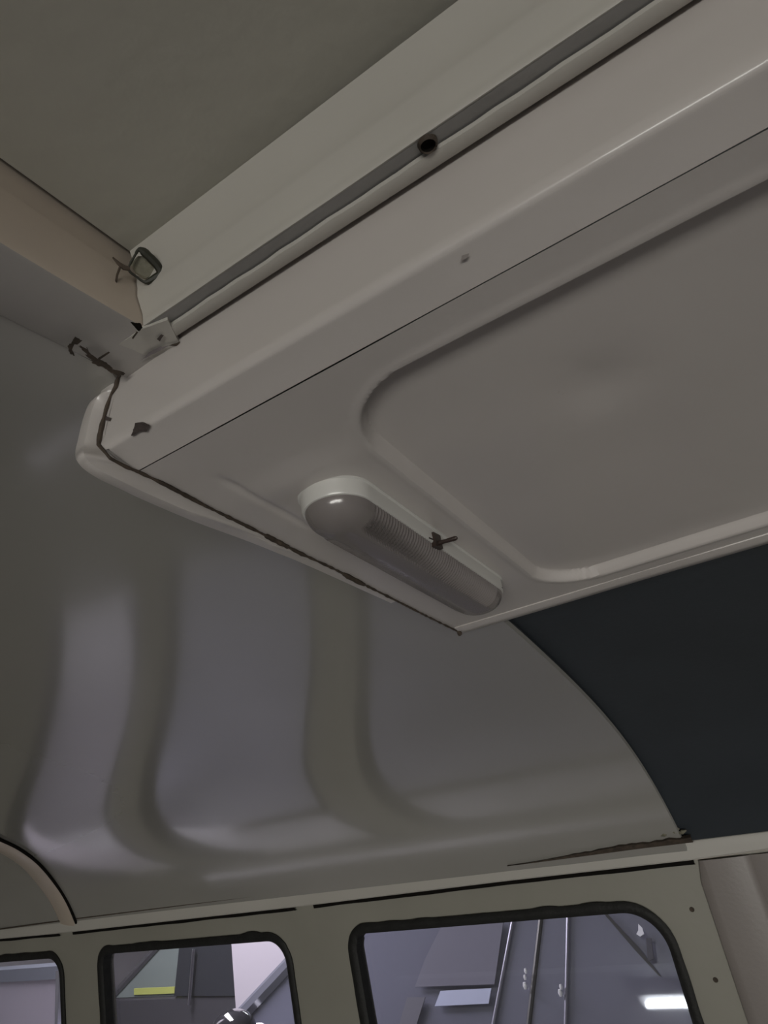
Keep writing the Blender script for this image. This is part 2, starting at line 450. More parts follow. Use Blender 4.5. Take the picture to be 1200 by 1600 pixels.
# end flange (pale lip wrapping the end of the box)
bead = [tuple(q) for q in BEAD_S] + [tuple(q) for q in BEAD_B]
inner = bead[:17]
lip_px = [(176, 592), (171, 606), (155, 617), (147, 632), (140, 655), (135, 678), (131, 697), (131, 708), (140, 722), (162, 738), (190, 752), (230, 771), (300, 801), (375, 829), (430, 853), (480, 876), (556, 912)]
outer = []
for q, p in zip(inner, lip_px):
    w = Vector(on_x(p, q[0] - .003)); outer.append(tuple(w))
outer[-1] = (inner[-1][0] - .003, inner[-1][1], inner[-1][2] - .0002)
rows = []
for a, b in zip(catmull(inner, 6), catmull(outer, 6)):
    d = b - a; d[0] = 0; tp = .12 + .88 * smooth(.46, .26, a[1]) if a[1] > .2 else 1
    rows.append([(a[0] + .0005, a[1] + .001, a[2] + .001), tuple(a), (a[0] - .0012, a[1] + d[1] * .35, a[2] + d[2] * .35), (b[0] + .0008, a[1] + d[1] * .8, a[2] + d[2] * .8), tuple(b), (b[0] - .003 * tp, a[1] + d[1] * 1.02, a[2] + d[2] * 1.02), (b[0] - .007 * tp, a[1] + d[1] * .85, a[2] + d[2] * .85), (b[0] - .010 * tp, a[1] + .003, a[2] + .006)])
MB().grid(rows).build('end_flange', M_box, duct)
# sealant bead: irregular black line along the end
pts = [q * .9945 for q in resample(bead, .0012, closed=False)]
rad = []
for i, p in enumerate(pts):
    r = .0007 + .0009 * max(0, nz(p.y * 60, p.z * 60, 2)) + .0005 * nz(p.y * 260, p.z * 200, 6)
    if .262 < p.y < .282 or .335 < p.y < .36: r += .0007
    rad.append(max(.00035, r))
MB().tube(pts, rad, n=7).build('sealant_bead', M_grime, duct)
# far corner blob
p = on_x((718, 988), X_END + .002)
MB().tube([(p[0], p[1] - .003, p[2]), (p[0], p[1], p[2] - .001), (p[0], p[1] + .002, p[2])], [.001, .0022, .001], n=8).build('sealant_bead', M_grime, duct)

def plane_patch(name, px_poly, hit, parent, m, lift=.0004, jag=.0, thick=.0005, toward=None):
    """thin irregular flake of bare metal or crack lying on a surface"""
    P = [Vector(hit(p)) for p in px_poly]
    c = sum(P, Vector()) / len(P)
    out = []
    P2 = resample(P, .0006) if jag else P
    for q in P2:
        dirv = (q - c)
        out.append(c + dirv * (1 + 1.8 * jag * (nz(q.x * 420, q.y * 420, q.z * 420) + .6 * nz(q.x * 1100, q.y * 1100, q.z * 1100))))
    e = -c.normalized() * thick
    out = [q - c.normalized() * lift for q in out]
    return MB().prism(out, e).build(name, m, parent, smooth=False)

BC = Vector((0, .1775, .150))
def on_bevel(p):
    n = Vector((0, BC.z - SB.z, -(BC.y - SB.y))).normalized(); d = Vector(ray(*p)); return d * (SB.dot(n) / d.dot(n))
plane_patch('paint_chip', [(211, 661), (222, 660), (233, 664), (230, 674), (216, 676), (205, 682), (208, 671)], on_bevel, duct, M_chip, lift=.0012, jag=.12, thick=.0006)
plane_patch('paint_chip', [(722, 400), (733, 396), (730, 404), (720, 408)], on_bevel, duct, mat('faint_scuff', (.30, .27, .25), rough=.6), lift=.0012, jag=.2, thick=.0003)
plane_patch('paint_chip', [(166, 650), (174, 653), (171, 658), (163, 656)], on_side, duct, M_chip, lift=.0008, jag=.2, thick=.0004)

# grime and cracks on the bow and the corner
KS = KF
def flat_hit(z): return lambda p: on_z(p, z)
def xhit(x): return lambda p: on_x(p, x)
grime = [([(204, 503), (219, 505), (223, 512), (217, 518), (212, 513)], xhit(X_BOW1 + .002), M_black, .1),
         ([(106, 541), (117, 528), (127, 533), (122, 538), (116, 538), (113, 546), (117, 556), (109, 552)], flat_hit(.2290), M_grime, .15),
         ([(128, 544), (134, 541), (142, 553), (152, 560), (166, 566), (178, 578), (190, 580), (187, 590), (174, 583), (160, 573), (146, 569), (136, 556)], flat_hit(.2290), M_grime, .18),
         ([(152, 560), (170, 549), (172, 551), (156, 562)], flat_hit(.2290), M_grime, .05),
         ([(206, 528), (214, 517), (216, 519), (208, 530)], flat_hit(.2290), M_grime, .05),
         ([(220, 563), (233, 550), (252, 541), (262, 541), (250, 548), (236, 555)], flat_hit(.2335), mat('purple_grey_primer', (.24, .215, .22), rough=.7, var=.2, var_scale=200), .15),
         ([(245, 530), (252, 522), (256, 524), (250, 533)], flat_hit(.2335), M_chip, .1),
         ([(262, 540), (276, 536), (282, 533), (277, 541)], flat_hit(.2335), M_grime, .1)]
for poly, hit, mm, jg in grime:
    plane_patch('paint_crack', poly, hit, bow, mm, lift=.0012, jag=jg, thick=.0004)

# corner patch of metal joining rail, bow and duct
P = [on_z(q, .2338) for q in [(158, 556), (222, 514), (262, 500), (282, 540), (238, 558), (194, 588), (178, 582)]]
MB().prism([Vector(q) for q in P], (0, 0, .003)).build('corner_patch', M_paint, frame, smooth=False)

# clip bracket stuck in the corner of the opening
clip = thing('corner_clip', tuple(on_x((228, 418), X_BOW1 + .004)), 'small grimy metal clip wedged in the corner of the roof opening', 'clip')
_cd = float(np.linalg.norm(on_x((214, 425), X_BOW1 + .003)))
def clip_hit(p, f=.975): return Vector(ray(*p)) * _cd * f
ring = [clip_hit(p) for p in [(212, 397), (216, 391), (224, 393), (240, 408), (250, 421), (250, 430), (240, 436), (227, 441), (214, 433), (201, 420)]]
body = [clip_hit(p, .985) for p in [(204, 414), (213, 402), (222, 402), (238, 418), (240, 430), (226, 436), (212, 428)]]
MB().prism(body, (.0012, 0, 0)).build('clip_plate', M_putty, clip, smooth=False)
rp = resample(catmull([tuple(q) for q in ring] + [tuple(ring[0])], 4), .0008, closed=False)
MB().tube(rp[:-1], [.0006 + .0016 * smooth(.2, .8, .5 + .5 * math.cos((i / len(rp)) * 2 * math.pi - 2.3)) + .0003 * nz(i * .4) for i in range(len(rp) - 1)], n=8, closed=True).build('clip_loop', mat('black_olive_grime', (.020, .020, .012), rough=.6, var=.3, var_scale=200), clip)
wire = [clip_hit(p) for p in [(203, 420), (194, 418), (186, 412), (176, 402)]]
MB().tube(wire, [.0011, .0014, .0010, .0004], n=7).build('clip_wire', M_grime, clip)
drip = [clip_hit(p) for p in [(188, 416), (183, 430), (180, 448), (177, 470)]]
MB().tube(drip, [.0006, .0006, .0005, .0004], n=6).build('clip_wire', M_grime, clip)

KS = 1.0
# =================================================================================
# DOME LAMP
# =================================================================================
lx0, lx1, ly0, ly1 = -.1770, -.1385, .2375, .4360
lcx, lcy = (lx0 + lx1) / 2, (ly0 + ly1) / 2
lamp = thing('dome_lamp', (lcx, lcy, under_z(lcy) - .034), 'long oval dome lamp with ribbed clear lens and small dark switch', 'dome lamp')
def stadium(hx, hy, n=22):
    out = []
    for k in range(n + 1): a = math.pi * k / n; out.append((hx * math.cos(a), (hy - hx) + hx * math.sin(a)))
    for k in range(n + 1): a = math.pi + math.pi * k / n; out.append((hx * math.cos(a), -(hy - hx) + hx * math.sin(a)))
    return out
HX, HY = (lx1 - lx0) / 2, (ly1 - ly0) / 2
def lamp_pt(x, y, h): yy = lcy + y; return (lcx + x, yy, under_z(yy) - h)
def dense_stadium(hx, hy):
    return [(p.x, p.y) for p in resample([(a, b, 0) for a, b in stadium(hx, hy)], .0011)]
rows = []
SN = 1300
def stad_n(hx, hy, n=SN):
    L = [Vector((a, b, 0)) for a, b in stadium(hx, hy, 40)]; L.append(L[0].copy())
    cum = [0]
    for i in range(1, len(L)): cum.append(cum[-1] + (L[i] - L[i - 1]).length)
    out = []
    for k in range(n):
        s = cum[-1] * k / n; j = min(bisect.bisect_right(cum, s) - 1, len(L) - 2)
        d = cum[j + 1] - cum[j]; t = (s - cum[j]) / d if d > 1e-9 else 0; out.append(tuple(L[j].lerp(L[j + 1], t))[:2])
    return out
for ins, h in [(-.0012, -.0003), (-.0012, .0006), (0, .0012), (0, .0085), (.0005, .0094), (.0016, .0096), (.0022, .0086), (.0024, .002), (.010, .002)]:
    rows.append([lamp_pt(x, y, h) for x, y in stad_n(HX - ins, HY - ins)])
MB().grid(rows, closed_v=True).build('lamp_base', M_lampbase, lamp)
MB().add([lamp_pt(x, y, .0022) for x, y in stad_n(HX - .003, HY - .003, 80)], [tuple(range(80))]).build('reflector', M_foil, lamp, smooth=False)
# lens: a deep ribbed shell, outer and inner skins
def lens_rows(shrink, hmax):
    rows = []
    NR = 26
    for i in range(NR + 1):
        u = i / NR; ang = u * math.pi / 2
        ins = (HX - .0028) * (1 - math.cos(ang) ** .92)
        h = .0078 + (hmax - .0078) * math.sin(ang) ** .9
        row = []
        hx = max(.0002, HX - .0012 - shrink - ins); hy = HY - .0012 - shrink - ins * 1.05
        for k, (x, y) in enumerate(stad_n(hx, max(hx + .0001, hy))):
            rib = 0
            if 0.06 < u < .80 and abs(y) < HY - .024: rib = .00055 * math.cos(y * 2 * math.pi / .0027) * math.sin(math.pi * (u - .06) / .74) ** .3
            side = (1 if x > 0 else -1)
            row.append(lamp_pt(x + side * rib * math.cos(ang), y, h + rib * math.sin(ang)))
        rows.append(row)
    return rows
mb = MB()
for shr, hm in ((0, .0208), (.0016, .0192)):
    R_ = lens_rows(shr, hm); mb.grid(R_, closed_v=True); mb.add(R_[-1], [tuple(range(len(R_[-1])))])
mb.build('lens', M_lens, lamp)
# festoon bulb and clips inside
MB().tube([lamp_pt(0, y, .0105) for y in (-.030, -.026, -.018, -.008, 0, .008, .018, .026, .030)], [.002, .0035, .0050, .0055, .0055, .0055, .0050, .0035, .002], n=14).build('bulb', M_bulbglass, lamp)
for yy in (-.034, .034):
    MB().tube([lamp_pt(0, yy - .004, .0105), lamp_pt(0, yy + .004, .0105)], .0035, n=12).build('bulb_contact', M_metal, lamp)
mb = MB(); mb.tube([lamp_pt(0, -.072, .003), lamp_pt(0, -.072, .014)], .010, n=20); mb.build('socket_shroud', M_switch, lamp)
mb = MB(); mb.tube([lamp_pt(-.004, -.060, .009), lamp_pt(-.004, -.042, .012)], .004, n=12); mb.build('bulb_contact', M_switch, lamp)
# switch lever on the right flank
s0 = on_under((686, 846), .008)
sy = s0[1]
swl = MB()
swl.box((lx1 - .0035, sy - .0045, under_z(sy) - .0115), (lx1 + .0012, sy + .0045, under_z(sy) - .0030))
sw = swl.build('switch', M_switch, lamp, smooth=False)
a = Vector((lx1 + .0010, sy + .001, under_z(sy) - .0085)); b = Vector((lx1 + .0125, sy + .0005, under_z(sy) - .0095))
MB().tube([a, a.lerp(b, .3), a.lerp(b, .9), b], [.0015, .0012, .0014, .0009], n=10).build('switch_lever', M_switch, sw)
# thin dark joint between lens and base on the right flank, and a small notch
MB().tube([(lx1 - .0006, y, under_z(y) - .0080) for y in np.linspace(sy + .004, .420, 20)], .0006, n=6).build('lens_joint', M_black, lamp)
MB().box((lx1 - .0016, .3150, under_z(.315) - .0090), (lx1 + .0002, .3230, under_z(.32) - .0076)).build('lens_clip', M_switch, lamp, smooth=False)

# =================================================================================
# FAR SIDE WALL, RAIL, WINDOWS
# =================================================================================
WINS = [(-2.065, -1.617, 'window_1'), (-1.486, -.942, 'window_2'), (-.802, -.2495, 'window_3')]
W_TOP, W_BOT = -.2125, -.690
def fill_2d(outer, holes):
    loops = [[Vector((p[0], p[1], 0)) for p in l] for l in [outer] + holes]
    V = [(p.x, 0, p.y) for l in loops for p in l]
    return V, [tuple(f) for f in geometry.tessellate_polygon(loops)]
win_loops = {}
holes = []
for x0, x1, nm in WINS:
    l = rrect(x0, W_BOT, x1, W_TOP, (.062, .036, .05, .05) if nm == 'window_3' else (.050, .036, .05, .05), 12)
    win_loops[nm] = l; holes.append(l)
outer = [(XL, -1.25), (XR, -1.25), (XR, -.15), (XL, -.15)]
V, Fc = fill_2d(outer, holes)
mb = MB()
mb.add([(x, wall_y(z), z) for x, _, z in V], Fc)
mb.add([(x, wall_y(z) + .035, z) for x, _, z in V], [tuple(reversed(f)) for f in Fc])
for l in holes:
    mb.grid([[(x, wall_y(z), z) for x, z in l], [(x, wall_y(z) + .035, z) for x, z in l]], closed_v=True)
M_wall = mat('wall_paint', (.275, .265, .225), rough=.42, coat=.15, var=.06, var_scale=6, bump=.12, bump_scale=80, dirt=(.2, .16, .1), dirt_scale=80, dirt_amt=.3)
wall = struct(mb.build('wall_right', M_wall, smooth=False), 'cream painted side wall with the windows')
# screw holes beside the big window
for p in [(1081, 1421), (1118, 1531)]:
    q = on_wall(p)
    MB().grid([[(q[0] + r * math.cos(a), q[1] - h, q[2] + r * math.sin(a)) for a in np.linspace(0, 2 * math.pi, 14, endpoint=False)] for r, h in [(.0034, .0), (.0030, .0008), (.0020, .0008), (.00001, .0002)]], closed_v=True).build('screw_hole', M_grime, wall)

for x0, x1, nm in WINS:
    l = win_loops[nm]; lp = [(p.x, p.y) for p in resample([(a, b, 0) for a, b in l], .006)]
    cx, cz = (x0 + x1) / 2, (W_TOP + W_BOT) / 2
    wn = bpy.data.objects.new(nm, None); COL.objects.link(wn); wn.location = (cx, wall_y(cz), cz + EYE); struct(wn)
    # black rubber seal, slightly ragged at the top
    rows = []
    n = len(lp); prof = [(-.004, 0), (-.005, -.004), (-.001, -.0065), (.005, -.0065), (.0100, -.003), (.0108, .006), (.0108, .020)]
    for i, (x, z) in enumerate(lp):
        a, b = lp[i - 1], lp[(i + 1) % n]; tx, tz = b[0] - a[0], b[1] - a[1]; L = math.hypot(tx, tz) or 1; nx_, nz_ = -tz / L, tx / L
        rag = max(0, nz(x * 18, z * 18, 3)) * .006 if z > W_TOP - .02 else .0015 * nz(x * 20, z * 20, 2)
        fat = .003 if x < x0 + .01 else 0
        rows.append([(x + nx_ * (u + (fat if u > 0 else 0) - (rag if u <= 0 else 0)), wall_y(z) + v, z + nz_ * (u + (fat if u > 0 else 0) - (rag if u <= 0 else 0))) for u, v in prof])
    MB().grid(rows, closed_u=True).build('window_seal', M_rubber, wn)
    # pane
    g = []
    for i, (x, z) in enumerate(lp):
        a, b = lp[i - 1], lp[(i + 1) % n]; tx, tz = b[0] - a[0], b[1] - a[1]; L = math.hypot(tx, tz) or 1
        x2, z2 = x - tz / L * .008, z + tx / L * .008; g.append((x2, wall_y(z2) + .016, z2))
    MB().add(g, [tuple(range(n))]).build('window_pane', M_glass, wn, smooth=False)

# rail above the windows
zt = lambda x: float(np.interp(x, [-1.864, -1.548, -1.184, -.85, -.408, -.255, -.084], [-.151, -.1475, -.1455, -.144, -.1415, -.1395, -.1395]))
zb = lambda x: float(np.interp(x, [-1.864, -1.616, -.908, -.478, -.188, -.092], [-.1700, -.1715, -.1690, -.1640, -.1630, -.1605]))
rows = []
for x in np.linspace(XL, XR, 220):
    a, b = zt(x), zb(x); w = .0005 * nz(x * 10, 3)
    Yr = 1.086
    rows.append([(x, 1.100, a + .004), (x, Yr + .002, a + .003), (x, Yr - .001, a + .0003), (x, Yr - .0015, a - .003), (x, Yr - .001 + w, (a + b) / 2), (x, Yr, b + .002), (x, Yr + .002, b + .0002), (x, 1.103, b)])
rail = struct(MB().grid(rows).build('trim_3', M_paint), 'pale rail above the windows')
for a, b in [((-2.2), -1.618), (-1.565, -.910), (-.865, -.189)]:
    rows = []
    for x in np.linspace(a, b, 70):
        e = .0068 + .0014 * nz(x * 12, 9); z0 = zb(x) + .0005
        rows.append([(x, 1.0935, z0 + .001), (x, 1.0930, z0 - .0005), (x, 1.0945, z0 - e), (x, 1.1035, z0 - e - .0005)])
    MB().grid(rows).build('gap_seal', M_black, rail)
# joint line of the rail where the gap ends
rows = [[(x, 1.0945, zb(x) + .0008), (x, 1.0945, zb(x) - .001), (x, 1.1028, zb(x) - .0015)] for x in np.linspace(-.187, XR, 30)]
MB().grid(rows).build('gap_seal', M_bow, rail)

# crumbling dark joint above the rail at the foot of the arch
rows = []
for x in np.linspace(-.46, -.178, 60):
    k = smooth(-.46, -.25, x); h = .0012 + .009 * k + .004 * k * nz(x * 70, 2)
    cy = lambda q: float(np.interp(-q, [-p[1] for p in COVE], [p[0] for p in COVE]))
    rows.append([(x, 1.082, zt(x) - .001), (x, cy(zt(x)) - .006, zt(x) + .0005), (x, cy(zt(x) + h) - .004, zt(x) + h * .7), (x, cy(zt(x) + h) + .004, zt(x) + h)])
MB().grid(rows).build('crumbled_joint', M_grime, rail)
for (px, py), r in [((1053, 1298), .004), ((1038, 1303), .0035), ((1066, 1300), .003)]:
    d = ray(px, py); q = d * (1.066 / d[1])
    MB().tube([(q[0] - r * 2, q[1], q[2] - r * .4), (q[0], q[1] - .001, q[2]), (q[0] + r * 2, q[1], q[2] + r * .5)], [r * .3, r, r * .3], n=7).build('loose_flake', M_putty, rail)
# thin dark joint along liner foot
MB().tube([(x, 1.0800, zt(x) + .0030) for x in np.linspace(XL + .02, -.44, 80)], .0014, n=6).build('liner_joint', M_grime, rail)

# door pillar trim right of the big window
rows = []
for z in np.linspace(-.1655, -1.25, 40):
    y = wall_y(z); row = []
    rr = .006 * smooth(-.19, -.1655, z)
    for x, dy in [(-.1905 + rr, .001), (-.1890 + rr, -.004), (-.1840 + rr, -.0075), (-.176, -.0085), (-.150, -.0088), (-.128, -.0078), (-.1190, -.0055), (-.1165, -.003), (-.1100, -.0045), (-.09, -.006), (.02, -.006), (.03, .001)]:
        row.append((x, y + dy, z))
    rows.append(row)
struct(MB().grid(rows).build('trim_4', mat('pillar_paint', (.235, .21, .195), rough=.42, var=.05, bump=.1)), 'rounded cream pillar trim right of the big window')

# arched rib at the left end of the liner
rib_px = [(-40, 1292), (0, 1310), (30, 1325), (60, 1348), (88, 1382), (105, 1410), (118, 1440)]
Pc = []
for p in rib_px:
    q = on_cove(p); Pc.append((q[0], q[1], q[2]))
Pc = catmull(Pc, 8)
rows = []
for i, p in enumerate(Pc):
    x, y, z = p
    zz = lambda yy: cove_z(yy)
    row = [(x + .004, y, z + .002), (x + .002, y, z - .004), (x - .006, y, z - .009), (x - .03, y + .004, z - .012), (x - .055, y + .006, z - .010), (x - .066, y + .006, z - .004), (x - .07, y + .006, z + .006)]
    rows.append(row)
rib = struct(MB().grid(rows).build('trim_5', M_bow), 'arched rib over the end window at left')
MB().tube([(p[0] + .004, p[1] - .001, p[2] - .003) for p in Pc], .0028, n=7).build('rib_joint', M_black, rib)

# ---------------------------------------------------------------- floor, near side wall, end wall
M_floor = mat('bare_floor', (.30, .28, .265), rough=.7, var=.1, var_scale=8)
struct(MB().box((XL, -1.12, -1.29), (XR, 1.13, -1.25)).build('floor', M_floor, smooth=False))
near_holes = [rrect(x0, W_BOT, x1, W_TOP, .045, 8) for x0, x1 in [(-2.065, -1.617), (-1.486, -.942)]]
V, Fc = fill_2d([(XL, -1.25), (-.80, -1.25), (-.80, -.11), (XL, -.11)], near_holes)
mb = MB(); mb.add([(x, -wall_y(z), z) for x, _, z in V], Fc); mb.add([(x, -wall_y(z) - .03, z) for x, _, z in V], [tuple(reversed(f)) for f in Fc])
struct(mb.build('wall_left', M_wall, smooth=False))
# end wall (left end, outside the frame)
eh = []
V, Fc = fill_2d([(-1.22, -1.27), (1.22, -1.27), (1.20, -.14), (.95, -.02), (.70, .09), (.45, .16), (.16, .222), (-.40, .225), (-.8, .10), (-1.20, -.14)], eh)
mb = MB(); mb.add([(XL + .004, a, b) for a, _, b in V], Fc); mb.add([(XL - .03, a, b) for a, _, b in V], [tuple(reversed(f)) for f in Fc])
struct(mb.build('wall_back', M_wall, smooth=False))

# =================================================================================
# THE GARAGE
# =================================================================================
G = -EYE
M_gw = mat('garage_white_wall', (.62, .60, .62), rough=.8, var=.06, var_scale=2)
M_gf = mat('garage_floor_paint', (.40, .40, .42), rough=.35, var=.12, var_scale=1.5)
M_gc = mat('garage_ceiling', (.55, .55, .57), rough=.9, var=.06)
struct(MB().box((-9, -7, G - .1), (9, 9, G)).build('garage_floor', M_gf, smooth=False))
struct(MB().box((-9, -7, 1.16), (9, 9, 1.3)).build('garage_ceiling', M_gc, smooth=False))
struct(MB().box((-9, 8.6, G), (9, 8.8, 1.16)).build('garage_wall', M_gw, smooth=False))
struct(MB().box((-9, -7.0, G), (9, -6.8, 1.16)).build('garage_wall', M_gw, smooth=False))
struct(MB().box((-9, -6.8, G), (-8.8, 8.6, 1.16)).build('garage_wall', M_gw, smooth=False))
struct(MB().box((8.8, -6.8, G), (9, 8.6, 1.16)).build('garage_wall', M_gw, smooth=False))

M_tube = mat('lit_tube', (1, 1, 1), emit=(.90, .94, 1), estr=TUBE_POWER)
M_house = mat('lamp_housing', (.7, .7, .7), rough=.5)
def tube_light(x, y, L, label, rot=0):
    t = thing('tube_light', (x, y, 1.05), label, 'tube light', 'garage ceiling tubes')
    t.rotation_euler.z = 0
    d = (1, 0) if not rot else (0, 1)
    a = (x - d[0] * L / 2, y - d[1] * L / 2); b = (x + d[0] * L / 2, y + d[1] * L / 2)
    MB().tube([(a[0], a[1], 1.075), (b[0], b[1], 1.075)], .016, n=12).build('tube', M_tube, t)
    mb = MB(); mb.box((min(a[0], b[0]) - .04, min(a[1], b[1]) - .04, 1.10), (max(a[0], b[0]) + .04, max(a[1], b[1]) + .04, 1.16)); mb.build('housing', M_house, t, smooth=False)
    return t
TL = 'white fluorescent tube lamp on the garage ceiling'
tube_light(-1.16, .03, .26, 'short white tube lamp on the garage ceiling above the van, mirrored as a bright bar')
for x, y in [(-3.2, -2.6), (-.6, -2.6), (2.0, -2.6), (-3.2, -5), (2.0, -5), (-3.0, 4.6), (.6, 4.6), (-5.6, 1.2), (4.2, 1.2)]:
    tube_light(x, y, 1.2, TL)

# white square column between the parked cars
def gp(px, py, Y): d = ray(px, py); return d * Y / d[1]
c0 = gp(366, 1540, 3.38)
struct(MB().box((c0[0], 3.38, G), (c0[0] + .55, 3.58, 1.16)).build('garage_column', mat('white_column_paint', (.50, .47, .51), rough=.6), smooth=False), 'white square garage column')

struct(MB().box((-3.90, 1.50, G), (-3.48, 1.80, 1.16)).build('garage_column', mat('reflector_white', (.82, .78, .84), rough=.5), smooth=False), 'unseen white column added to brighten the reflection in the lining')  # added out of view to give the lining a bright patch to reflect

# ---- parked cars
M_carglass = mat('tinted_car_glass', (.135, .14, .19), rough=.03, spec=.8, coat=1, coat_rough=.02)
M_carglass2 = mat('green_car_glass', (.16, .19, .18), rough=.05, spec=.6)
M_chrome = mat('chrome_strip', (.75, .76, .80), rough=.15, metal=1)
M_strip = mat('satin_strip', (.20, .20, .25), rough=.35, metal=.5)
M_glint = mat('glint_white', (.9, .9, .95), rough=.3, metal=.2)  # white that stands for highlights on the trim
M_tyre = mat('tyre_rubber', (.02, .02, .02), rough=.8)
M_silver = mat('silver_blue_paint', (.28, .29, .36), rough=.25, metal=.4, coat=1)
M_dark = mat('dark_grey_paint', (.075, .075, .085), rough=.25, metal=.2, coat=1)
M_grey = mat('grey_violet_paint', (.30, .28, .32), rough=.3, metal=.2, coat=.6)
M_trim = mat('black_trim', (.02, .02, .022), rough=.4)
M_yellow = mat('yellow_cloth', (.42, .46, .12), rough=.8)

def car(name, label, x0, x1, ys, width, belt, roof, wr, wf, tilt, paint, glass, pillars, hood=.9, low=.25):
    """car along X, near side at y=ys; wr/wf: x offsets of the windscreen foot and top at the x0 end; tilt: inward lean of the glass"""
    t = thing(name, ((x0 + x1) / 2, ys + width / 2, G), label, 'car')
    ye = ys + width
    # lower body: loft of rounded side profile across width
    prof = [(x0 + .05, G + low), (x0, G + low + .15), (x0 + .02, hood - .18), (x0 + .16, hood - .06), (wr[0] - .1, belt - .04), (wr[0], belt), (wf[0], belt), (wf[0] + .12, belt - .03), (x1 - .12, belt - .10), (x1, belt - .3), (x1, G + low + .15), (x1 - .05, G + low)]
    def inset(y):
        u = min(y - ys, ye - y); return u
    rows = []
    for k, (dy, sh) in enumerate([(0, .10), (.03, .03), (.10, 0), (width / 2, -.01), (width - .10, 0), (width - .03, .03), (width, .10)]):
        cz = (G + low + belt) / 2; row = []
        for x, z in prof:
            row.append((x + (sh if x < (x0 + x1) / 2 else -sh) * .6, ys + dy, z - (sh * .35 if z > cz else -sh * .5)))
        rows.append(row)
    mb = MB(); mb.grid(rows, closed_v=True); n = len(prof)
    mb.add(rows[0], [tuple(range(n))]); mb.add(rows[-1], [tuple(reversed(range(n)))])
    mb.build('body', paint, t)
    # roof cap
    h = roof - belt; ins = h * math.tan(tilt)
    rz = roof
    rows = []
    for dy, dz in [(ins - .01, -.035), (ins + .03, -.01), (ins + .2, .03), (width / 2, .045), (width - ins - .2, .03), (width - ins - .03, -.01), (width - ins + .01, -.035)]:
        rows.append([(x, ys + dy, rz + dz - e) for x, e in [(wr[1] - .04, .03), (wr[1] + .05, .0), (wf[1] - .05, .0), (wf[1] + .04, .03)]])
    mb = MB(); mb.grid(rows); mb.build('roof', paint, t)
    # side glass panels between the pillars
    def side(x, u, near=True, out=0):
        z = belt - .02 + (h - .01) * u; y = ys + .012 + ins * u + out if near else ye - .012 - ins * u
        return (x, y, z)
    xs_b = [wr[0]] + [p[0] for p in pillars] + [wf[0]]; xs_t = [wr[1]] + [p[1] for p in pillars] + [wf[1]]
    for near in (True, False):
        for i in range(len(xs_b) - 1):
            q = [side(xs_b[i], 0, near), side(xs_b[i + 1], 0, near), side(xs_t[i + 1], 1, near), side(xs_t[i], 1, near)]
            MB().prism([Vector(v) for v in q], (0, .006 if near else -.006, 0)).build('side_window', glass, t, smooth=False)
        for i in range(len(xs_b)):
            w = .014 if 0 < i < len(xs_b) - 1 else .05
            a = side(xs_b[i], 0, near); b = side(xs_t[i], 1, near)
            MB().tube([a, b], w * .55, n=8).build('pillar', M_trim if 0 < i < len(xs_b) - 1 else paint, t)
    for (xb, xt, foot_x) in [(wr[0], wr[1], -1), (wf[0], wf[1], 1)]:
        q = [side(xb, 0), side(xt, 1), side(xt, 1, False), side(xb, 0, False)]
        MB().prism([Vector(v) for v in q], (-.006 * foot_x, 0, 0)).build('windscreen', glass, t, smooth=False)
    for wx in (x0 + .75, x1 - .75):
        for wy in (ys + .01, ye - .21):
            rows = []
            for r, dy in [(.12, .0), (.22, -.0), (.30, .02), (.32, .06), (.32, .15), (.30, .19), (.2, .2)]:
                rows.append([(wx + r * math.cos(a), wy + dy, G + .32 + r * math.sin(a)) for a in np.linspace(0, 2 * math.pi, 32, endpoint=False)])
            mb = MB(); mb.grid(rows, closed_v=True); mb.build('wheel', M_tyre, t)
    return t, side

# dark hatchback behind the column (middle window)
A_y = 3.66
belt_z = gp(250, 1552, A_y)[2]
wl = gp(172, 1545, A_y)[0]; wt = gp(262, 1480, A_y)[0]
tB = gp(300, 1540, A_y)[0]
carA, sideA = car('hatchback', 'dark grey hatchback behind the column, seen through the middle window', wl - 1.1, wl + 2.6, A_y, 1.6, belt_z, belt_z + .42, (wl, wl + .62), (wl + 2.4, wl + 1.9), math.radians(14), M_dark, M_carglass2, [(tB, tB + .05)], hood=belt_z - .12)
a = gp(205, 1557, A_y - .02); b = gp(268, 1544, A_y - .02)
MB().box((a[0], A_y + .003, a[2] + .002), (b[0], A_y + .012, b[2] - .0)).build('yellow_strip', M_yellow, carA, smooth=False)
p0 = gp(296, 1570, A_y - .04); p1 = gp(303, 1483, A_y - .04)
MB().tube([p0, p1], .012, n=8).build('pillar_trim', M_chrome, carA)
P = [gp(px, py, A_y - .012) for px, py in [(280, 1478), (420, 1466), (420, 1556), (272, 1556)]]
MB().prism([Vector(q) for q in P], (0, .008, 0)).build('rear_window', mat('dark_car_glass', (.035, .038, .045), rough=.08, spec=.6), carA, smooth=False)
# silver blue people carrier close to the van (large window)
B_y = 2.02
bz = -.80
wl = gp(372, 1600, B_y)[0]
def on_glass(px, py, tilt=math.radians(28)):
    n = np.array([0, -math.cos(tilt), math.sin(tilt)]); p0 = np.array([0, 2.0, -.70]); d = ray(px, py); return d * (p0 @ n) / (d @ n)
tilt = math.radians(28)
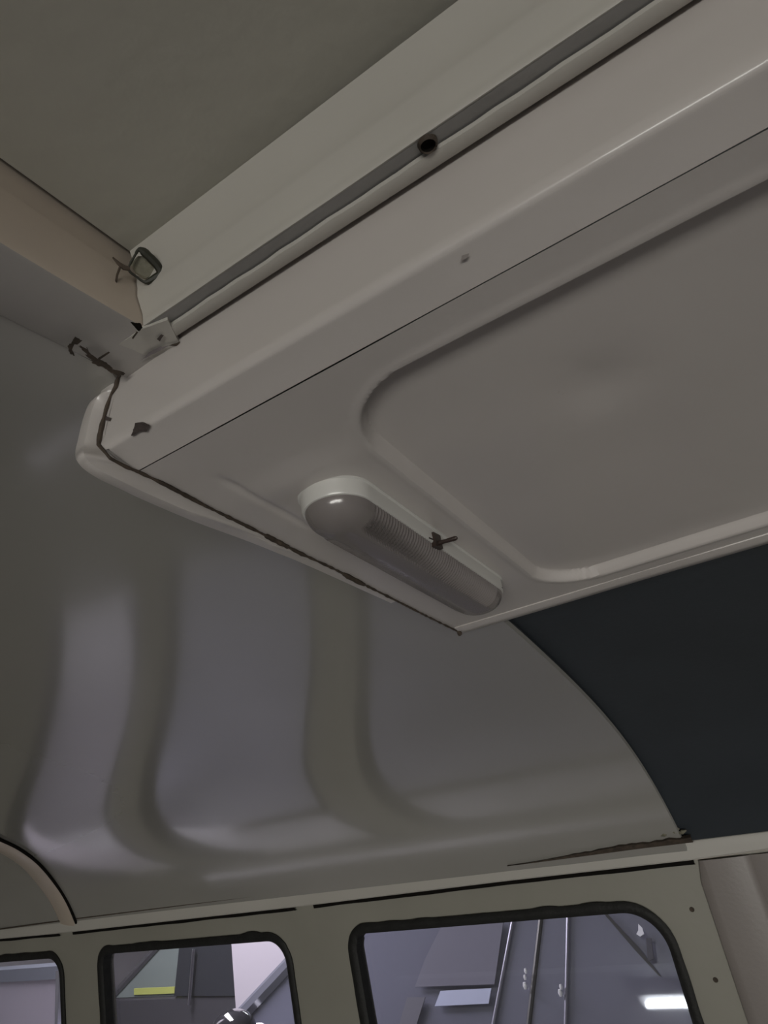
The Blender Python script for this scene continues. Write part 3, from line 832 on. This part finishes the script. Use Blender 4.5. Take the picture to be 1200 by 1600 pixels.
# the side glass plane passes through (y 2.0, z -.70) leaning inwards
ysB = 2.0 + (bz - .02 + .70) * math.tan(tilt) - .012
def gx(px, py): return float(on_glass(px, py)[0])
A0 = gx(365, 1590); A1 = gx(455, 1492)
zA0 = float(on_glass(365, 1590)[2]); zA1 = float(on_glass(455, 1492)[2])
roofB = -.28
slope = (A1 - A0) / (zA1 - zA0)
wr0 = A0 + (bz - zA0) * slope; wr1 = A0 + (roofB - zA0) * slope
pil = []
for (pa, pb) in [((768, 1600), (798, 1437)), ((823, 1600), (842, 1430)), ((883, 1600), (886, 1425))]:
    qa, qb = on_glass(*pa), on_glass(*pb); s = (qb[0] - qa[0]) / (qb[2] - qa[2]); pil.append((qa[0] + (bz - qa[2]) * s, qa[0] + (roofB - qa[2]) * s))
carB, sideB = car('people_carrier', 'silver blue people carrier parked right beside the van, seen through the large window', wr0 - .75, 1.75, ysB, 1.36, bz, roofB, (wr0, wr1), (1.5, 1.2), tilt, M_silver, M_carglass, [pil[1]], hood=bz - .12)
for k, (xb, xt) in enumerate([pil[0], pil[2]]):
    MB().tube([Vector(sideB(xb, 0, True, -.008)), Vector(sideB(xt, 1, True, -.008))], .0055, n=8).build('chrome_strip', M_strip, carB)
# door mirror with glints
q = on_glass(404, 1592); mc = Vector((q[0], q[1] - .12, q[2] + .01))
mb = MB(); rows = []
for i in range(13):
    a = math.pi * i / 12; rows.append([(mc.x + .085 * math.cos(a), mc.y + .06 * math.sin(a) * math.cos(b), mc.z + .055 * math.sin(a) * math.sin(b)) for b in np.linspace(0, 2 * math.pi, 20, endpoint=False)])
mb.grid(rows, closed_v=True); mb.tube([mc, (mc.x + .02, mc.y + .12, mc.z - .04)], .018, n=8)
mb.build('door_mirror', mat('black_gloss', (.02, .02, .025), rough=.08, coat=1), carB)
# near glass: reflections and glints put in as coloured pieces, and a dark cable
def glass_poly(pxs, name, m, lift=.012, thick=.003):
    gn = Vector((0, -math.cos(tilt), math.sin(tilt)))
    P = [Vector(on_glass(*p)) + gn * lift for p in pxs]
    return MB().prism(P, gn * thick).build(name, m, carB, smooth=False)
glass_poly([(695, 1446), (790, 1440), (776, 1540), (652, 1544), (668, 1500)], 'glass_reflection', mat('reflection_pale', (.14, .14, .185), rough=.8))  # pale ceiling reflection painted as a flat piece on the glass
glass_poly([(692, 1550), (771, 1546), (767, 1570), (683, 1574)], 'glass_reflection', mat('reflection_bright', (.42, .46, .62), rough=.6))  # bright strip of reflected light, painted on the same way
glass_poly([(640, 1560), (668, 1560), (655, 1602), (628, 1602)], 'glass_reflection', mat('reflection_dim', (.12, .12, .15), rough=.8))  # dimmer part of the painted reflection
for (px, py, r) in [(825, 1518, .006), (824, 1528, .006), (824, 1541, .008), (880, 1543, .006), (879, 1552, .008)]:
    q = Vector(on_glass(px, py)) + Vector((0, -.016, .006))
    MB().tube([q - Vector((0, 0, r)), q, q + Vector((0, 0, r))], [r * .5, r * .8, r * .5], n=10).build('glint_bead', M_glint, carB)  # highlights of the trim, put in as small white beads
glass_poly([(941, 1424), (946, 1424), (1000, 1482), (1036, 1528), (1032, 1527), (994, 1486)], 'wiper', M_trim)
glass_poly([(1012, 1468), (1020, 1468), (1024, 1500), (1015, 1505)], 'wiper', mat('slate_trim', (.06, .06, .08), rough=.5))  # dark slate piece beside the cable
glass_poly([(1000, 1446), (1006, 1452), (1009, 1462), (1003, 1466), (997, 1462), (1000, 1456)], 'glint_patch', M_glint)  # glint painted as a pale patch
# grey violet partition panel behind the left window
C_y = 2.6
z1 = gp(40, 1512, C_y)[2]
xb = gp(94, 1550, C_y)[0]
part = thing('partition_panel', (xb - 1.2, C_y + .05, G), 'grey violet partition panel with dark top rail behind the left window', 'partition')
MB().box((xb - 2.4, C_y, G), (xb, C_y + .05, z1 - .06)).build('panel', M_grey, part, smooth=False)
MB().box((xb - 2.4, C_y - .015, z1 - .06), (xb + .0, C_y + .065, z1)).build('top_rail', mat('dark_slate_paint', (.10, .11, .13), rough=.4), part, smooth=False)
MB().box((xb - .012, C_y - .02, G), (xb + .012, C_y + .07, z1 - .02)).build('end_post', M_chrome, part, smooth=False)

soft_light('fill_light', (.95, -2.6, -.66), (.1, .2, .2), 2.0, .8, 36, (1, .98, .92))  # added low fill through the near door for the duct's side face
soft_light('fill_light', (-3.1, 2.1, 1.0), (-3.2, 2.0, -1), 2.2, .4, 85, (.98, .92, 1))  # added fill that brightens what the lining reflects through the left window
